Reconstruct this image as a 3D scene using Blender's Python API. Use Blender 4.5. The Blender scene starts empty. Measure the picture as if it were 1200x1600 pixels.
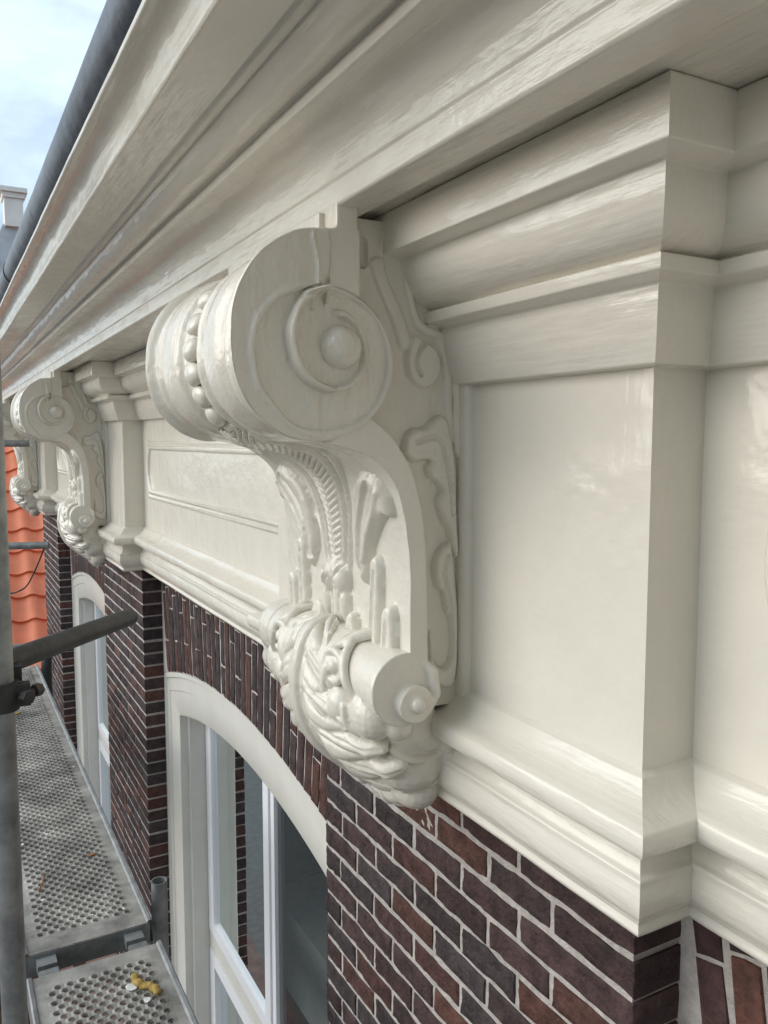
import bpy, bmesh, math, random
import numpy as np
from mathutils import Vector, Matrix
random.seed(7); rng = np.random.default_rng(7)
SC = bpy.context.scene; C = SC.collection
R = math.radians
# ------------------------------------------------------------------ camera, sky, sun, exposure
th, pt, F = R(28.7), R(5.13), 1270.0
cam = bpy.data.objects.new('camera', bpy.data.cameras.new('camera')); C.objects.link(cam); SC.camera = cam
cam.data.sensor_fit = 'VERTICAL'; cam.data.sensor_height = 36; cam.data.lens = 36*F/1600
cam.data.clip_start = 0.01; cam.data.clip_end = 600
fw = Vector((math.sin(th)*math.cos(pt), math.cos(th)*math.cos(pt), -math.sin(pt)))
rt = Vector((math.cos(th), -math.sin(th), 0)); up = rt.cross(fw)
cam.matrix_world = Matrix((rt, up, -fw)).transposed().to_4x4()
SUN_EL, SUN_AZ = 22, -68          # azimuth from +Y, negative towards -X
W = bpy.data.worlds.new("World"); SC.world = W; W.use_nodes = True
nt = W.node_tree; nt.nodes.clear()
def N(nt, t, **k):
    n = nt.nodes.new(t)
    for a, b in k.items():
        if a in n.inputs.keys(): n.inputs[a].default_value = b
        else: setattr(n, a, b)
    return n
sky = N(nt, 'ShaderNodeTexSky', sky_type='NISHITA', sun_disc=False, sun_elevation=R(SUN_EL), sun_rotation=R(SUN_AZ), air_density=1.0, dust_density=1.5, ozone_density=1.2)
tc = N(nt, 'ShaderNodeTexCoord'); mp = N(nt, 'ShaderNodeMapping'); mp.inputs['Scale'].default_value = (1, 1, 2.2); mp.inputs['Location'].default_value = (0.35, 0.1, 0.0)
nz = N(nt, 'ShaderNodeTexNoise', Scale=2.6, Detail=7.0, Roughness=0.55)
cr = N(nt, 'ShaderNodeValToRGB'); cr.color_ramp.elements[0].position = 0.36; cr.color_ramp.elements[1].position = 0.66
cr.color_ramp.elements[0].color = (0.22,)*3+(1,); cr.color_ramp.elements[1].color = (0.9,)*3+(1,)
mx = N(nt, 'ShaderNodeMix', data_type='RGBA'); mx.inputs[7].default_value = (8.8, 10.6, 12.2, 1)
bg = N(nt, 'ShaderNodeBackground', Strength=0.072); wo = N(nt, 'ShaderNodeOutputWorld')
L = nt.links.new
L(tc.outputs['Generated'], mp.inputs[0]); L(mp.outputs[0], nz.inputs[0]); L(nz.outputs[0], cr.inputs[0])
L(cr.outputs[0], mx.inputs[0]); L(sky.outputs[0], mx.inputs[6]); L(mx.outputs[2], bg.inputs[0]); L(bg.outputs[0], wo.inputs[0])
sl = bpy.data.lights.new('sun', 'SUN'); sl.energy = 1.1; sl.angle = R(60); sl.color = (1.0, 0.985, 0.955)
so = bpy.data.objects.new('sun', sl); C.objects.link(so)
e, a = R(SUN_EL), R(SUN_AZ)
sd = Vector((math.cos(e)*math.sin(a), math.cos(e)*math.cos(a), math.sin(e)))
so.rotation_euler = sd.to_track_quat('Z', 'Y').to_euler()
SC.view_settings.view_transform = 'Standard'; SC.view_settings.look = 'None'; SC.view_settings.gamma = 1; SC.view_settings.exposure = 0.95
SC.cycles.max_bounces = 8; SC.cycles.diffuse_bounces = 5

# ------------------------------------------------------------------ materials
def mat(name, col, rough=0.5, metal=0.0, var=0.0, vscale=8.0, bumps=(), attr=None, spec=0.5, speck=None):
    m = bpy.data.materials.new(name); m.use_nodes = True; t = m.node_tree; t.nodes.clear(); k = t.links.new
    p = N(t, 'ShaderNodeBsdfPrincipled'); o = N(t, 'ShaderNodeOutputMaterial'); k(p.outputs[0], o.inputs[0])
    p.inputs['Roughness'].default_value = rough; p.inputs['Metallic'].default_value = metal; p.inputs['Specular IOR Level'].default_value = spec
    tc = N(t, 'ShaderNodeTexCoord'); base = None
    if attr:
        an = N(t, 'ShaderNodeAttribute', attribute_name=attr); base = an.outputs['Color']
    else:
        rgb = N(t, 'ShaderNodeRGB'); rgb.outputs[0].default_value = (*col, 1); base = rgb.outputs[0]
    if var:
        n = N(t, 'ShaderNodeTexNoise', Scale=vscale, Detail=6.0, Roughness=0.65); k(tc.outputs['Object'], n.inputs[0])
        mr = N(t, 'ShaderNodeMapRange'); mr.inputs[1].default_value = 0.3; mr.inputs[2].default_value = 0.7; mr.inputs[3].default_value = 1-var; mr.inputs[4].default_value = 1+var
        k(n.outputs[0], mr.inputs[0])
        mm = N(t, 'ShaderNodeMix', data_type='RGBA', blend_type='MULTIPLY'); mm.inputs[0].default_value = 1
        k(base, mm.inputs[6]); k(mr.outputs[0], mm.inputs[7]); base = mm.outputs[2]
    if speck:
        sc_, thr, scol = speck
        n = N(t, 'ShaderNodeTexNoise', Scale=sc_, Detail=4.0, Roughness=0.6); k(tc.outputs['Object'], n.inputs[0])
        mr = N(t, 'ShaderNodeMapRange'); mr.inputs[1].default_value = thr; mr.inputs[2].default_value = thr+0.06; k(n.outputs[0], mr.inputs[0])
        mm = N(t, 'ShaderNodeMix', data_type='RGBA'); k(mr.outputs[0], mm.inputs[0]); k(base, mm.inputs[6]); mm.inputs[7].default_value = (*scol, 1); base = mm.outputs[2]
    k(base, p.inputs['Base Color'])
    prev = None
    for (sc3, detail, dist, strength) in bumps:
        mp = N(t, 'ShaderNodeMapping'); mp.inputs['Scale'].default_value = sc3
        n = N(t, 'ShaderNodeTexNoise', Scale=1.0, Detail=detail, Roughness=0.55); k(tc.outputs['Object'], mp.inputs[0]); k(mp.outputs[0], n.inputs[0])
        b = N(t, 'ShaderNodeBump', Strength=strength, Distance=dist); k(n.outputs[0], b.inputs['Height'])
        if prev: k(prev, b.inputs['Normal'])
        prev = b.outputs[0]
    if prev: k(prev, p.inputs['Normal'])
    return m
CREAM = (0.715, 0.680, 0.600)
M = {}
M['paint_run'] = mat('cream_gloss_paint_long', CREAM, 0.13, var=0.03, vscale=5, bumps=[((150, 7, 150), 4, 0.0022, 0.38), ((18, 6, 18), 2, 0.012, 0.45), ((70, 34, 70), 4, 0.0025, 0.45)])
M['paint_flat'] = mat('cream_gloss_paint_flat', CREAM, 0.17, var=0.035, vscale=4, bumps=[((70, 70, 9), 4, 0.0022, 0.35), ((9, 9, 9), 3, 0.014, 0.40), ((34, 34, 120), 3, 0.0012, 0.3)])
M['paint_carve'] = mat('cream_gloss_paint_carved', CREAM, 0.14, var=0.03, vscale=9, bumps=[((38, 38, 38), 4, 0.005, 0.50), ((150, 150, 60), 3, 0.0016, 0.45)])
M['paint_white'] = mat('white_sash_paint', (0.80, 0.81, 0.84), 0.25, var=0.02, bumps=[((40, 40, 10), 2, 0.001, 0.15)])
M['paint_frame'] = mat('cream_frame_paint', (0.68, 0.665, 0.61), 0.25, var=0.04, vscale=6, bumps=[((50, 50, 8), 3, 0.0015, 0.25)])
M['brick'] = mat('brick', (.1, .05, .04), 0.72, attr='col', var=0.55, vscale=30, spec=0.35, bumps=[((110, 110, 110), 5, 0.006, 0.7), ((26, 26, 26), 4, 0.014, 0.7)], speck=(26, 0.71, (0.20, 0.15, 0.13)))
M['mortar'] = mat('mortar', (0.45, 0.415, 0.385), 0.9, var=0.25, vscale=40, spec=0.2, bumps=[((220, 220, 220), 5, 0.004, 0.9), ((40, 40, 40), 3, 0.006, 0.6)])
M['zinc'] = mat('zinc', (0.085, 0.098, 0.12), 0.42, 0.5, var=0.3, vscale=14, bumps=[((60, 12, 60), 4, 0.002, 0.5), ((14, 14, 14), 3, 0.01, 0.3)])
M['steel'] = mat('galvanised_steel', (0.26, 0.27, 0.27), 0.5, 0.5, var=0.35, vscale=18, bumps=[((90, 90, 90), 4, 0.001, 0.4)])
M['deck'] = mat('galvanised_deck', (0.34, 0.325, 0.295), 0.6, 0.3, var=0.6, vscale=7, bumps=[((120, 120, 120), 4, 0.001, 0.5)], speck=(120, 0.72, (0.6, 0.6, 0.58)))
M['dark_steel'] = mat('weathered_dark_steel', (0.038, 0.038, 0.037), 0.6, 0.2, var=0.5, vscale=22, bumps=[((80, 80, 80), 4, 0.0015, 0.5)], speck=(24, 0.66, (0.13, 0.07, 0.045)))
M['rubber'] = mat('black_rubber', (0.02, 0.02, 0.02), 0.6)
M['tile'] = mat('orange_roof_tile', (0.82, 0.235, 0.11), 0.55, var=0.12, vscale=3, bumps=[((30, 30, 30), 4, 0.003, 0.3)])
M['stone'] = mat('pale_stone', (0.78, 0.75, 0.70), 0.8, var=0.1, vscale=3)
M['lead'] = mat('lead_sheet', (0.52, 0.54, 0.57), 0.55, 0.2, var=0.2, vscale=4, bumps=[((6, 6, 6), 3, 0.03, 0.4)])
M['asphalt'] = mat('street_asphalt', (0.13, 0.122, 0.11), 0.9, var=0.2)
M['pave'] = mat('clinker_paving', (0.16, 0.10, 0.08), 0.85, var=0.3, vscale=5)
M['farbrick'] = mat('far_brick', (0.20, 0.11, 0.085), 0.85, var=0.25, vscale=2)
M['plaster'] = mat('grey_render', (0.48, 0.47, 0.44), 0.9, var=0.15, vscale=1)
M['pink'] = mat('faded_pink', (0.30, 0.17, 0.16), 0.8)
M['curtain'] = mat('pale_curtain', (0.42, 0.42, 0.41), 0.9, var=0.1)
M['dark'] = mat('dim_room', (0.10, 0.095, 0.09), 0.9, var=0.2, vscale=2)
M['farglass'] = mat('far_window_glass', (0.05, 0.06, 0.07), 0.1)
M['foam'] = mat('yellow_foam', (0.38, 0.26, 0.07), 0.9, var=0.3, vscale=90, bumps=[((150,)*3, 4, 0.004, 0.8)])
M['chip'] = mat('white_paint_chip', (0.75, 0.75, 0.72), 0.6)
M['leafm'] = mat('dry_leaf', (0.28, 0.12, 0.04), 0.8)
M['tarp'] = mat('white_net_tarp', (0.72, 0.74, 0.78), 0.6, var=0.15, vscale=30)
M['red'] = mat('red_strap', (0.5, 0.03, 0.03), 0.5)
def glass_mat():
    m = bpy.data.materials.new('window_glass'); m.use_nodes = True; t = m.node_tree; t.nodes.clear(); k = t.links.new
    g = N(t, 'ShaderNodeBsdfGlossy', Roughness=0.01); g.inputs['Color'].default_value = (0.9, 0.95, 0.95, 1)
    tr = N(t, 'ShaderNodeBsdfTransparent'); tr.inputs['Color'].default_value = (0.75, 0.8, 0.79, 1)
    fr = N(t, 'ShaderNodeFresnel', IOR=1.6); ms = N(t, 'ShaderNodeMixShader'); o = N(t, 'ShaderNodeOutputMaterial')
    mr = N(t, 'ShaderNodeMapRange'); mr.inputs[3].default_value = 0.20; mr.inputs[4].default_value = 1.0
    tc = N(t, 'ShaderNodeTexCoord'); n = N(t, 'ShaderNodeTexNoise', Scale=2.2, Detail=1.0); b = N(t, 'ShaderNodeBump', Strength=0.05, Distance=0.02)
    k(tc.outputs['Object'], n.inputs[0]); k(n.outputs[0], b.inputs['Height']); k(b.outputs[0], g.inputs['Normal'])
    k(fr.outputs[0], mr.inputs[0]); k(mr.outputs[0], ms.inputs[0]); k(tr.outputs[0], ms.inputs[1]); k(g.outputs[0], ms.inputs[2]); k(ms.outputs[0], o.inputs[0])
    return m
M['glass'] = glass_mat()

# ------------------------------------------------------------------ helpers
def thing(name, label=None, cat=None, loc=(0, 0, 0), group=None, kind=None):
    o = bpy.data.objects.new(name, None); o.empty_display_size = 0.1; C.objects.link(o); o.location = loc
    tag(o, label, cat, group, kind); return o
def tag(o, label=None, cat=None, group=None, kind=None):
    if label: o['label'] = label
    if cat: o['category'] = cat
    if group: o['group'] = group
    if kind: o['kind'] = kind
    return o
class MB:
    def __init__(s): s.v = []; s.f = []; s.n = 0; s.c = []
    def add(s, verts, faces, col=None):
        verts = np.asarray(verts, float).reshape(-1, 3)
        s.v.append(verts)
        for f in faces:
            s.f.append(tuple(int(i)+s.n for i in f)); s.c.append(col)
        s.n += len(verts)
    def grid(s, P, flip=False, closeu=False, col=None):
        """P: (m, n, 3)"""
        m, n = P.shape[:2]; fs = []
        for i in range(m if closeu else m-1):
            i2 = (i+1) % m
            for j in range(n-1):
                q = (i*n+j, i2*n+j, i2*n+j+1, i*n+j+1)
                fs.append(q[::-1] if flip else q)
        s.add(P.reshape(-1, 3), fs, col)
    def box(s, a, b, col=None):
        (x0, y0, z0), (x1, y1, z1) = a, b
        v = [(x0, y0, z0), (x1, y0, z0), (x1, y1, z0), (x0, y1, z0), (x0, y0, z1), (x1, y0, z1), (x1, y1, z1), (x0, y1, z1)]
        s.add(v, [(0, 3, 2, 1), (4, 5, 6, 7), (0, 1, 5, 4), (1, 2, 6, 5), (2, 3, 7, 6), (3, 0, 4, 7)], col)
    def prism_y(s, poly, y0, y1, caps=True):
        """poly of (x,z), extruded along y"""
        n = len(poly)
        v = [(x, y0, z) for x, z in poly]+[(x, y1, z) for x, z in poly]
        fs = [(i, (i+1) % n, (i+1) % n+n, i+n) for i in range(n)]
        if caps: fs += [tuple(range(n))[::-1], tuple(range(n, 2*n))]
        s.add(v, fs)
    def tube(s, pts, r, seg=14, caps=True):
        pts = [Vector(p) for p in pts]; n = len(pts)
        rr = r if hasattr(r, '__len__') else [r]*n
        ref = Vector((0, 0, 1)); rings = []; pu = None
        for i, p in enumerate(pts):
            t = (pts[min(i+1, n-1)]-pts[max(i-1, 0)]).normalized()
            if pu is None:
                u = t.cross(ref) if abs(t.dot(ref)) < 0.95 else t.cross(Vector((1, 0, 0)))
            else: u = pu-t*pu.dot(t)
            u.normalize(); pu = u; w = t.cross(u)
            rings.append([p+(u*math.cos(2*math.pi*k/seg)+w*math.sin(2*math.pi*k/seg))*rr[i] for k in range(seg)])
        v = [q for g in rings for q in g]; fs = []
        for i in range(n-1):
            for k in range(seg):
                k2 = (k+1) % seg
                fs.append((i*seg+k, i*seg+k2, (i+1)*seg+k2, (i+1)*seg+k))
        if caps: fs += [tuple(range(seg))[::-1], tuple((n-1)*seg+k for k in range(seg))]
        s.add([tuple(q) for q in v], fs)
    def ellip(s, c, r, rotm=None, nu=20, nv=12):
        u = np.linspace(0, 2*np.pi, nu, endpoint=False); w = np.linspace(0.0, np.pi, nv)
        U, V = np.meshgrid(u, w, indexing='ij')
        P = np.stack([np.cos(U)*np.sin(V)*r[0], np.sin(U)*np.sin(V)*r[1], np.cos(V)*r[2]], -1)
        if rotm is not None: P = P @ np.array(rotm).T
        s.grid(P+np.array(c), closeu=True, flip=True)
    def build(s, name, m, parent=None, smooth=True, weld=None, sharp=None):
        me = bpy.data.meshes.new(name)
        V = np.concatenate(s.v) if s.v else np.zeros((0, 3))
        me.from_pydata(V.tolist(), [], s.f)
        if any(c is not None for c in s.c):
            at = me.attributes.new('col', 'FLOAT_COLOR', 'FACE')
            at.data.foreach_set('color', np.array([(*(c or (.3, .3, .3)), 1) for c in s.c], dtype=np.float32).ravel())
        if weld:
            b = bmesh.new(); b.from_mesh(me); bmesh.ops.remove_doubles(b, verts=b.verts, dist=weld)
            bmesh.ops.recalc_face_normals(b, faces=b.faces); b.to_mesh(me); b.free()
        me.materials.append(m); o = bpy.data.objects.new(name, me); C.objects.link(o)
        if smooth:
            me.polygons.foreach_set('use_smooth', [True]*len(me.polygons))
            if sharp: me.set_sharp_from_angle(angle=R(sharp))
        if parent: o.parent = parent
        return o
def fuse(o, voxel, smooth=3, disp=0.0):
    """melt overlapping solids into one painted-over skin"""
    m = o.modifiers.new('r', 'REMESH'); m.mode = 'VOXEL'; m.voxel_size = voxel; m.use_smooth_shade = True
    if smooth:
        s = o.modifiers.new('s', 'SMOOTH'); s.iterations = smooth; s.factor = 0.5
    dg = bpy.context.evaluated_depsgraph_get(); dg.update()
    me = bpy.data.meshes.new_from_object(o.evaluated_get(dg)); me.name = o.name
    mats = [x for x in o.data.materials]; o.modifiers.clear(); o.data = me
    me.materials.clear()
    for x in mats: me.materials.append(x)
    me.polygons.foreach_set('use_smooth', [True]*len(me.polygons))
    return o
def rnd(pts, r=0.0025, k=3):
    """round the corners of an open polyline"""
    pts = [np.array(p, float) for p in pts]; out = [pts[0]]
    for a, b, c in zip(pts, pts[1:], pts[2:]):
        la, lc = np.linalg.norm(a-b), np.linalg.norm(c-b)
        d = min(r, la*0.45, lc*0.45)
        p, q = b+(a-b)/la*d, b+(c-b)/lc*d
        for t in np.linspace(0, 1, k+1): out.append((1-t)**2*p+2*t*(1-t)*b+t*t*q)
    out.append(pts[-1]); return np.array(out)
def arc(p0, p1, bulge, n=8):
    """curve from p0 to p1 bowed by bulge (fraction of chord) to the left of travel"""
    p0, p1 = np.array(p0, float), np.array(p1, float); d = p1-p0; nrm = np.array([-d[1], d[0]])
    t = np.linspace(0, 1, n+1)[:, None]
    return [tuple(q) for q in p0+d*t+nrm*bulge*4*t*(1-t)]
_ph = rng.uniform(0, 6.28, (6, 3)); _fr = rng.uniform(0.6, 1.5, (6, 3))
def wob(P, scale, amp):
    P = np.asarray(P)*scale; s = 0
    for i in range(6):
        k = 1+i*0.55
        s = s+np.sin(P[..., 0]*_fr[i, 0]*k+_ph[i, 0]+1.7*np.sin(P[..., 1]*_fr[i, 1]*k+_ph[i, 1])+1.3*np.sin(P[..., 2]*_fr[i, 2]*k+_ph[i, 2]))/k
    return s*amp/2.2

# ------------------------------------------------------------------ layout of the facade
XP, XB = 0.844, 0.935                    # brick face of the piers, of the bays
Y0, PW, STEP = 0.796, 1.059, 3.2         # first pier: near edge, width, spacing
PIERS = [(Y0+STEP*i, Y0+PW+STEP*i) for i in range(-1, 3)]
YEND = PIERS[-1][1]
ZT = -3.5                                # lowest detailed brick course
house = thing('canal_house', 'old dark brick house under a freshly painted cream cornice with carved scroll brackets', 'house', (0.9, 3, -9.0))
HOFF = Vector((-0.9, -3, 9.0))
def part(mb, name, m, parent=house, **k):
    o = mb.build(name, m, None, **k)
    o.parent = parent
    if parent is house: o.matrix_parent_inverse = Matrix.Translation(HOFF)
    return o
def stations():
    """break line of the entablature: list of (Xbase, Ybase, sign) from near to far"""
    st = [(XB, -2.0, 0)]
    for i, (a, b) in enumerate(PIERS):
        if a < -2.0: st = [(XP, -2.0, 0)] if b > -2 else st
        if a >= -2.0: st += [(XB, a, -1), (XP, a, -1)]
        st += [(XP, b, 1)]
        if i < len(PIERS)-1: st += [(XB, b, 1)]
    return st
ST = stations()
def sweep(profile, name, m, amp=0.0012):
    pr = np.array(profile); mb = MB()
    for (xa, ya, sa), (xb, yb, sb) in zip(ST, ST[1:]):
        A = np.stack([xa-pr[:, 0], ya+sa*pr[:, 0], pr[:, 1]], -1); B = np.stack([xb-pr[:, 0], yb+sb*pr[:, 0], pr[:, 1]], -1)
        n = max(2, int(abs(yb-ya)/0.03)) if xa == xb else 4
        if yb > 5.5: n = max(2, n//3)
        t = np.linspace(0, 1, n+1)[:, None, None]
        P = A[None]*(1-t)+B[None]*t
        w = wob(P*np.array([6, 1, 6]), 4.0, amp)*np.minimum(1, np.minimum(t, 1-t)*12)[..., 0]+wob(P, 9, amp*0.3)*0
        P[..., 0] += w; P[..., 2] += w*0.5
        mb.grid(P, flip=True)
    # closing return at the far end of the house
    xa, ya, sa = ST[-1]
    A = np.stack([xa-pr[:, 0], ya+sa*pr[:, 0], pr[:, 1]], -1); B = A.copy(); B[:, 0] = 3.0
    mb.grid(np.stack([A, B]), flip=True)
    return part(mb, name, m, sharp=38)

# bed mouldings under the soffit (p = projection from the brick face, z)
bed = [(0.18, 0.3398), (0.237, 0.3394), (0.239, 0.336), (0.239, 0.279), (0.206, 0.274)]+arc((0.205, 0.272), (0.158, 0.203), 0.20, 9)+[(0.152, 0.201), (0.166, 0.197), (0.163, 0.181), (0.136, 0.174)]+arc((0.134, 0.172), (0.112, 0.093), 0.05, 6)+[(0.110, 0.088), (0.086, 0.085)]
sweep(rnd(bed, 0.0022), 'bed_moulding', M['paint_run'])
sweep(np.array([(0.088, z) for z in np.linspace(0.094, -0.422, 14)]), 'frieze', M['paint_flat'], amp=0.0012)
base = [(0.086, -0.412), (0.095, -0.418)]+arc((0.097, -0.419), (0.140, -0.452), -0.12, 6)+[(0.149, -0.456)]+arc((0.151, -0.458), (0.148, -0.488), 0.13, 5)+[(0.108, -0.497)]+arc((0.106, -0.499), (0.114, -0.532), -0.10, 5)+[(0.122, -0.535)]+arc((0.120, -0.545), (0.104, -0.603), 0.16, 7)+[(0.108, -0.613), (0.104, -0.620), (0.02, -0.616), (-0.06, -0.616)]
sweep(rnd(base, 0.0028), 'base_moulding', M['paint_run'], amp=0.0014)

# cornice: straight run from behind the camera to the far gable
corn = [(0.86, 0.340), (0.566, 0.340), (0.563, 0.328), (0.511, 0.328), (0.507, 0.331), (0.506, 0.360)]+arc((0.503, 0.363), (0.428, 0.4185), -0.26, 14)+[(0.425, 0.4195), (0.425, 0.436)]+arc((0.423, 0.4375), (0.373, 0.459), 0.25, 9)+[(0.372, 0.4615), (0.362, 0.462), (0.3585, 0.457), (0.353, 0.463)]+[(0.284, 0.4635), (0.281, 0.4605), (0.278, 0.464)]+arc((0.277, 0.466), (0.236, 0.503), -0.26, 10)+[(0.232, 0.504), (0.231, 0.511), (0.33, 0.53)]
def run(profile, ya, yb, name, m, amp, step=0.03, **k):
    pr = np.array(profile)[::-1]; mb = MB()
    ys = np.concatenate([np.arange(ya, 3.5, step), np.arange(3.5, yb, step*4), [yb]])
    P = np.stack([np.broadcast_to(pr[None, :, 0], (len(ys), len(pr))), np.broadcast_to(ys[:, None], (len(ys), len(pr))), np.broadcast_to(pr[None, :, 1], (len(ys), len(pr)))], -1).copy()
    w = wob(P*np.array([7, 1, 7]), 3.0, amp)+wob(P*np.array([4, 1, 4]), 11.0, amp*0.35)
    P[..., 0] += w; P[..., 2] += w*0.7
    mb.grid(P, flip=False)
    mb.add([(x, yb, z) for x, z in pr], [tuple(range(len(pr)))])
    return part(mb, name, m, **k)
run(rnd(corn, 0.002), -2.0, 8.75, 'cornice', M['paint_run'], 0.0013, sharp=40)
# roof sheet behind the gutter, side wall
mb = MB(); P = []
for y in np.linspace(-2, 8.75, 3):
    P.append([(0.30, y, 0.535), (0.34, y, 0.60), (3.2, y, 4.2), (6.0, y, 0.6)])
mb.grid(np.array(P), flip=False); part(mb, 'roof', M['lead'], smooth=False)
mb = MB(); mb.box((1.6, YEND-0.02, -9), (6.0, YEND+0.0, 0.6)); mb.box((XP+0.1, YEND-0.01, -9), (1.62, YEND-0.002, 0.32)); part(mb, 'gable_wall', M['farbrick'], smooth=False)

# gutter
mb = MB(); gc, gr = (0.262, 0.556), 0.046
def gring(y, r):
    return [(gc[0]+r*math.cos(t), y, gc[1]+r*math.sin(t)) for t in np.linspace(R(60), R(360), 22)]
segs = [(-2.0, 3.02), (3.03, 5.9), (5.91, 8.8)]
for a_, b_ in segs:
    ys = np.arange(a_, b_+0.01, (b_-a_)/60)
    P = np.array([gring(y, gr) for y in ys]); w = wob(P, 9, 0.0007); P[..., 0] += w; P[..., 2] += w
    mb.grid(P)
    P2 = np.array([gring(y, gr-0.003) for y in (a_, b_)]); mb.grid(P2, flip=True)
    rx, rz = gc[0]-gr-0.003+0.004, gc[1]+0.004
    mb.add([(gc[0]+gr*math.cos(t), b_, gc[1]+gr*math.sin(t)) for t in np.linspace(R(60), R(360), 22)], [tuple(range(22))])
gut = part(mb, 'gutter', M['zinc'])
for yj in (3.025, 5.905):
    mb = MB(); P = np.array([gring(y, r) for y, r in ((yj-0.012, gr), (yj-0.012, gr+0.0022), (yj+0.012, gr+0.0022), (yj+0.012, gr))]); mb.grid(P)
    part(mb, 'gutter_joint', M['zinc'], parent=gut)
mb = MB()
for yb_ in np.arange(-1.7, 8.5, 0.62):
    mb = MB(); mb.box((0.245, yb_, 0.503), (0.30, yb_+0.025, 0.5125)); part(mb, 'gutter_strap', M['dark_steel'], smooth=False)

# raised panel mouldings on the bay friezes
def rounded_panel(y0, y1, z0, z1, inset):
    """outline with bowed ends"""
    y0, y1, z0, z1 = y0+inset, y1-inset, z0+inset, z1-inset
    pts = []
    for t in np.linspace(-1, 1, 11): pts.append((y1-0.055*t*t*(1 if True else 0)*0.9, (z0+z1)/2+t*(z1-z0)/2))
    pts = [(y1-0.03+0.03*math.cos(t*math.pi/2)-0.0, (z0+z1)/2+t*(z1-z0)/2) for t in np.linspace(-1, 1, 13)]
    pts += [(y0+0.03-0.03*math.cos(t*math.pi/2), (z0+z1)/2-t*(z1-z0)/2) for t in np.linspace(-1, 1, 13)]
    return pts
XF = XB-0.088
for (pa, pb), (qa, qb) in zip(PIERS, PIERS[1:]):
    ya, yb = pb+0.088+0.10, qa-0.088-0.095
    mb = MB(); prof = [(0.000, -0.002), (0.002, 0.006), (0.008, 0.010), (0.015, 0.006), (0.018, 0.002), (0.022, 0.003), (0.024, 0.011), (0.031, 0.014), (0.039, 0.010), (0.042, 0.003), (0.046, -0.002)]
    rings = []
    for ins, h in prof:
        rings.append([(XF-h, y, z) for y, z in rounded_panel(ya, yb, -0.272, -0.005, ins)])
    P = np.array(rings).transpose(1, 0, 2)
    mb.grid(P, closeu=True, flip=True); part(mb, 'frieze_panel', M['paint_run'])

# ------------------------------------------------------------------ brickwork
PAL = [(0.046, 0.026, 0.025), (0.054, 0.028, 0.026), (0.070, 0.031, 0.025), (0.082, 0.035, 0.026), (0.042, 0.027, 0.027), (0.043, 0.032, 0.033), (0.052, 0.030, 0.029), (0.036, 0.025, 0.026), (0.050, 0.029, 0.028)]
def bcol(i=None):
    c = np.array(PAL[rng.integers(len(PAL))]); return tuple(c*rng.uniform(0.8, 1.25))
def brick(mb, o, u, v, n, lu, lv, dep, nu=7, nv=3, col=None, jag=0.0016):
    """brick with its face in the plane (o; u, v), n outward; worn uneven outline, rounded arrises"""
    o, u, v, n = map(np.array, (o, u, v, n)); col = col or bcol()
    a = np.linspace(0, 1, nu); b = np.linspace(0, 1, nv)
    A, B = np.meshgrid(a, b, indexing='ij'); P = o+A[..., None]*u*lu+B[..., None]*v*lv
    edge = (A == 0) | (A == 1) | (B == 0) | (B == 1)
    h = rng.normal(0, 0.0006, A.shape)+rng.normal(0, 0.0007); P = P+n*h[..., None]
    nu_, nv_ = rng.normal(0, jag*0.8, A.shape), rng.normal(0, jag*1.15, A.shape)
    if nu > 6:
        for _k in range(2): nv_[1:-1] = (nv_[:-2]+nv_[1:-1]*1.5+nv_[2:])/2.6; nu_[:, 1:-1] = (nu_[:, :-2]+nu_[:, 1:-1]*1.5+nu_[:, 2:])/2.6
    P = P+edge[..., None]*(u*nu_[..., None]+v*nv_[..., None])
    # ring: arris, then the sides going back
    idx = [(i, 0) for i in range(nu)]+[(nu-1, j) for j in range(1, nv)]+[(i, nv-1) for i in range(nu-2, -1, -1)]+[(0, j) for j in range(nv-2, 0, -1)]
    ring = np.array([P[i] for i in idx]); cen = o+u*lu/2+v*lv/2
    d = ring-cen; du, dv = d@u, d@v
    out1 = ring+np.outer(np.sign(du)*(np.abs(du) > lu*0.47), u)*0.0018+np.outer(np.sign(dv)*(np.abs(dv) > lv*0.4), v)*0.0018-n*0.0022
    out2 = out1-n*dep
    base = nu*nv; k = len(idx); fs = []
    for i in range(nu-1):
        for j in range(nv-1): fs.append((i*nv+j, (i+1)*nv+j, (i+1)*nv+j+1, i*nv+j+1))
    flat = [i*nv+j for i, j in idx]
    for q in range(k):
        q2 = (q+1) % k
        fs.append((flat[q2], flat[q], base+q, base+q2)); fs.append((base+q2, base+q, base+k+q, base+k+q2))
    mb.add(np.concatenate([P.reshape(-1, 3), out1, out2]), fs, col)
CO = 0.0615; JT = 0.0145
def pier_bricks(a, b, zlow, fine=True):
    mb = MB(); z = -0.622; r = 0
    U, V, Nn = (0, 1, 0), (0, 0, 1), (-1, 0, 0)
    while z > zlow:
        h = CO-JT+rng.normal(0, 0.0006)
        js = [a]; first = 0.177 if r % 2 == 0 else 0.265; y = a+first
        while y < b-0.06: js.append(y); y += 0.1765+rng.normal(0, 0.002)
        js.append(b); zz = z-CO+JT*0.5+rng.normal(0, 0.0007)
        for k, (p, q) in enumerate(zip(js, js[1:])):
            p2 = p+(JT/2 if k else 0); q2 = q-(JT/2 if q < b else 0)
            c = bcol()
            brick(mb, (XP, p2, zz), U, V, Nn, q2-p2, h, 0.004 if 0 < k < len(js)-2 else 0.10, nu=(15 if fine else 4), nv=(6 if fine else 2), col=c, jag=0.0013 if fine else 0.001)
        z -= CO; r += 1
    return mb
pier_objs = []
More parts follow.
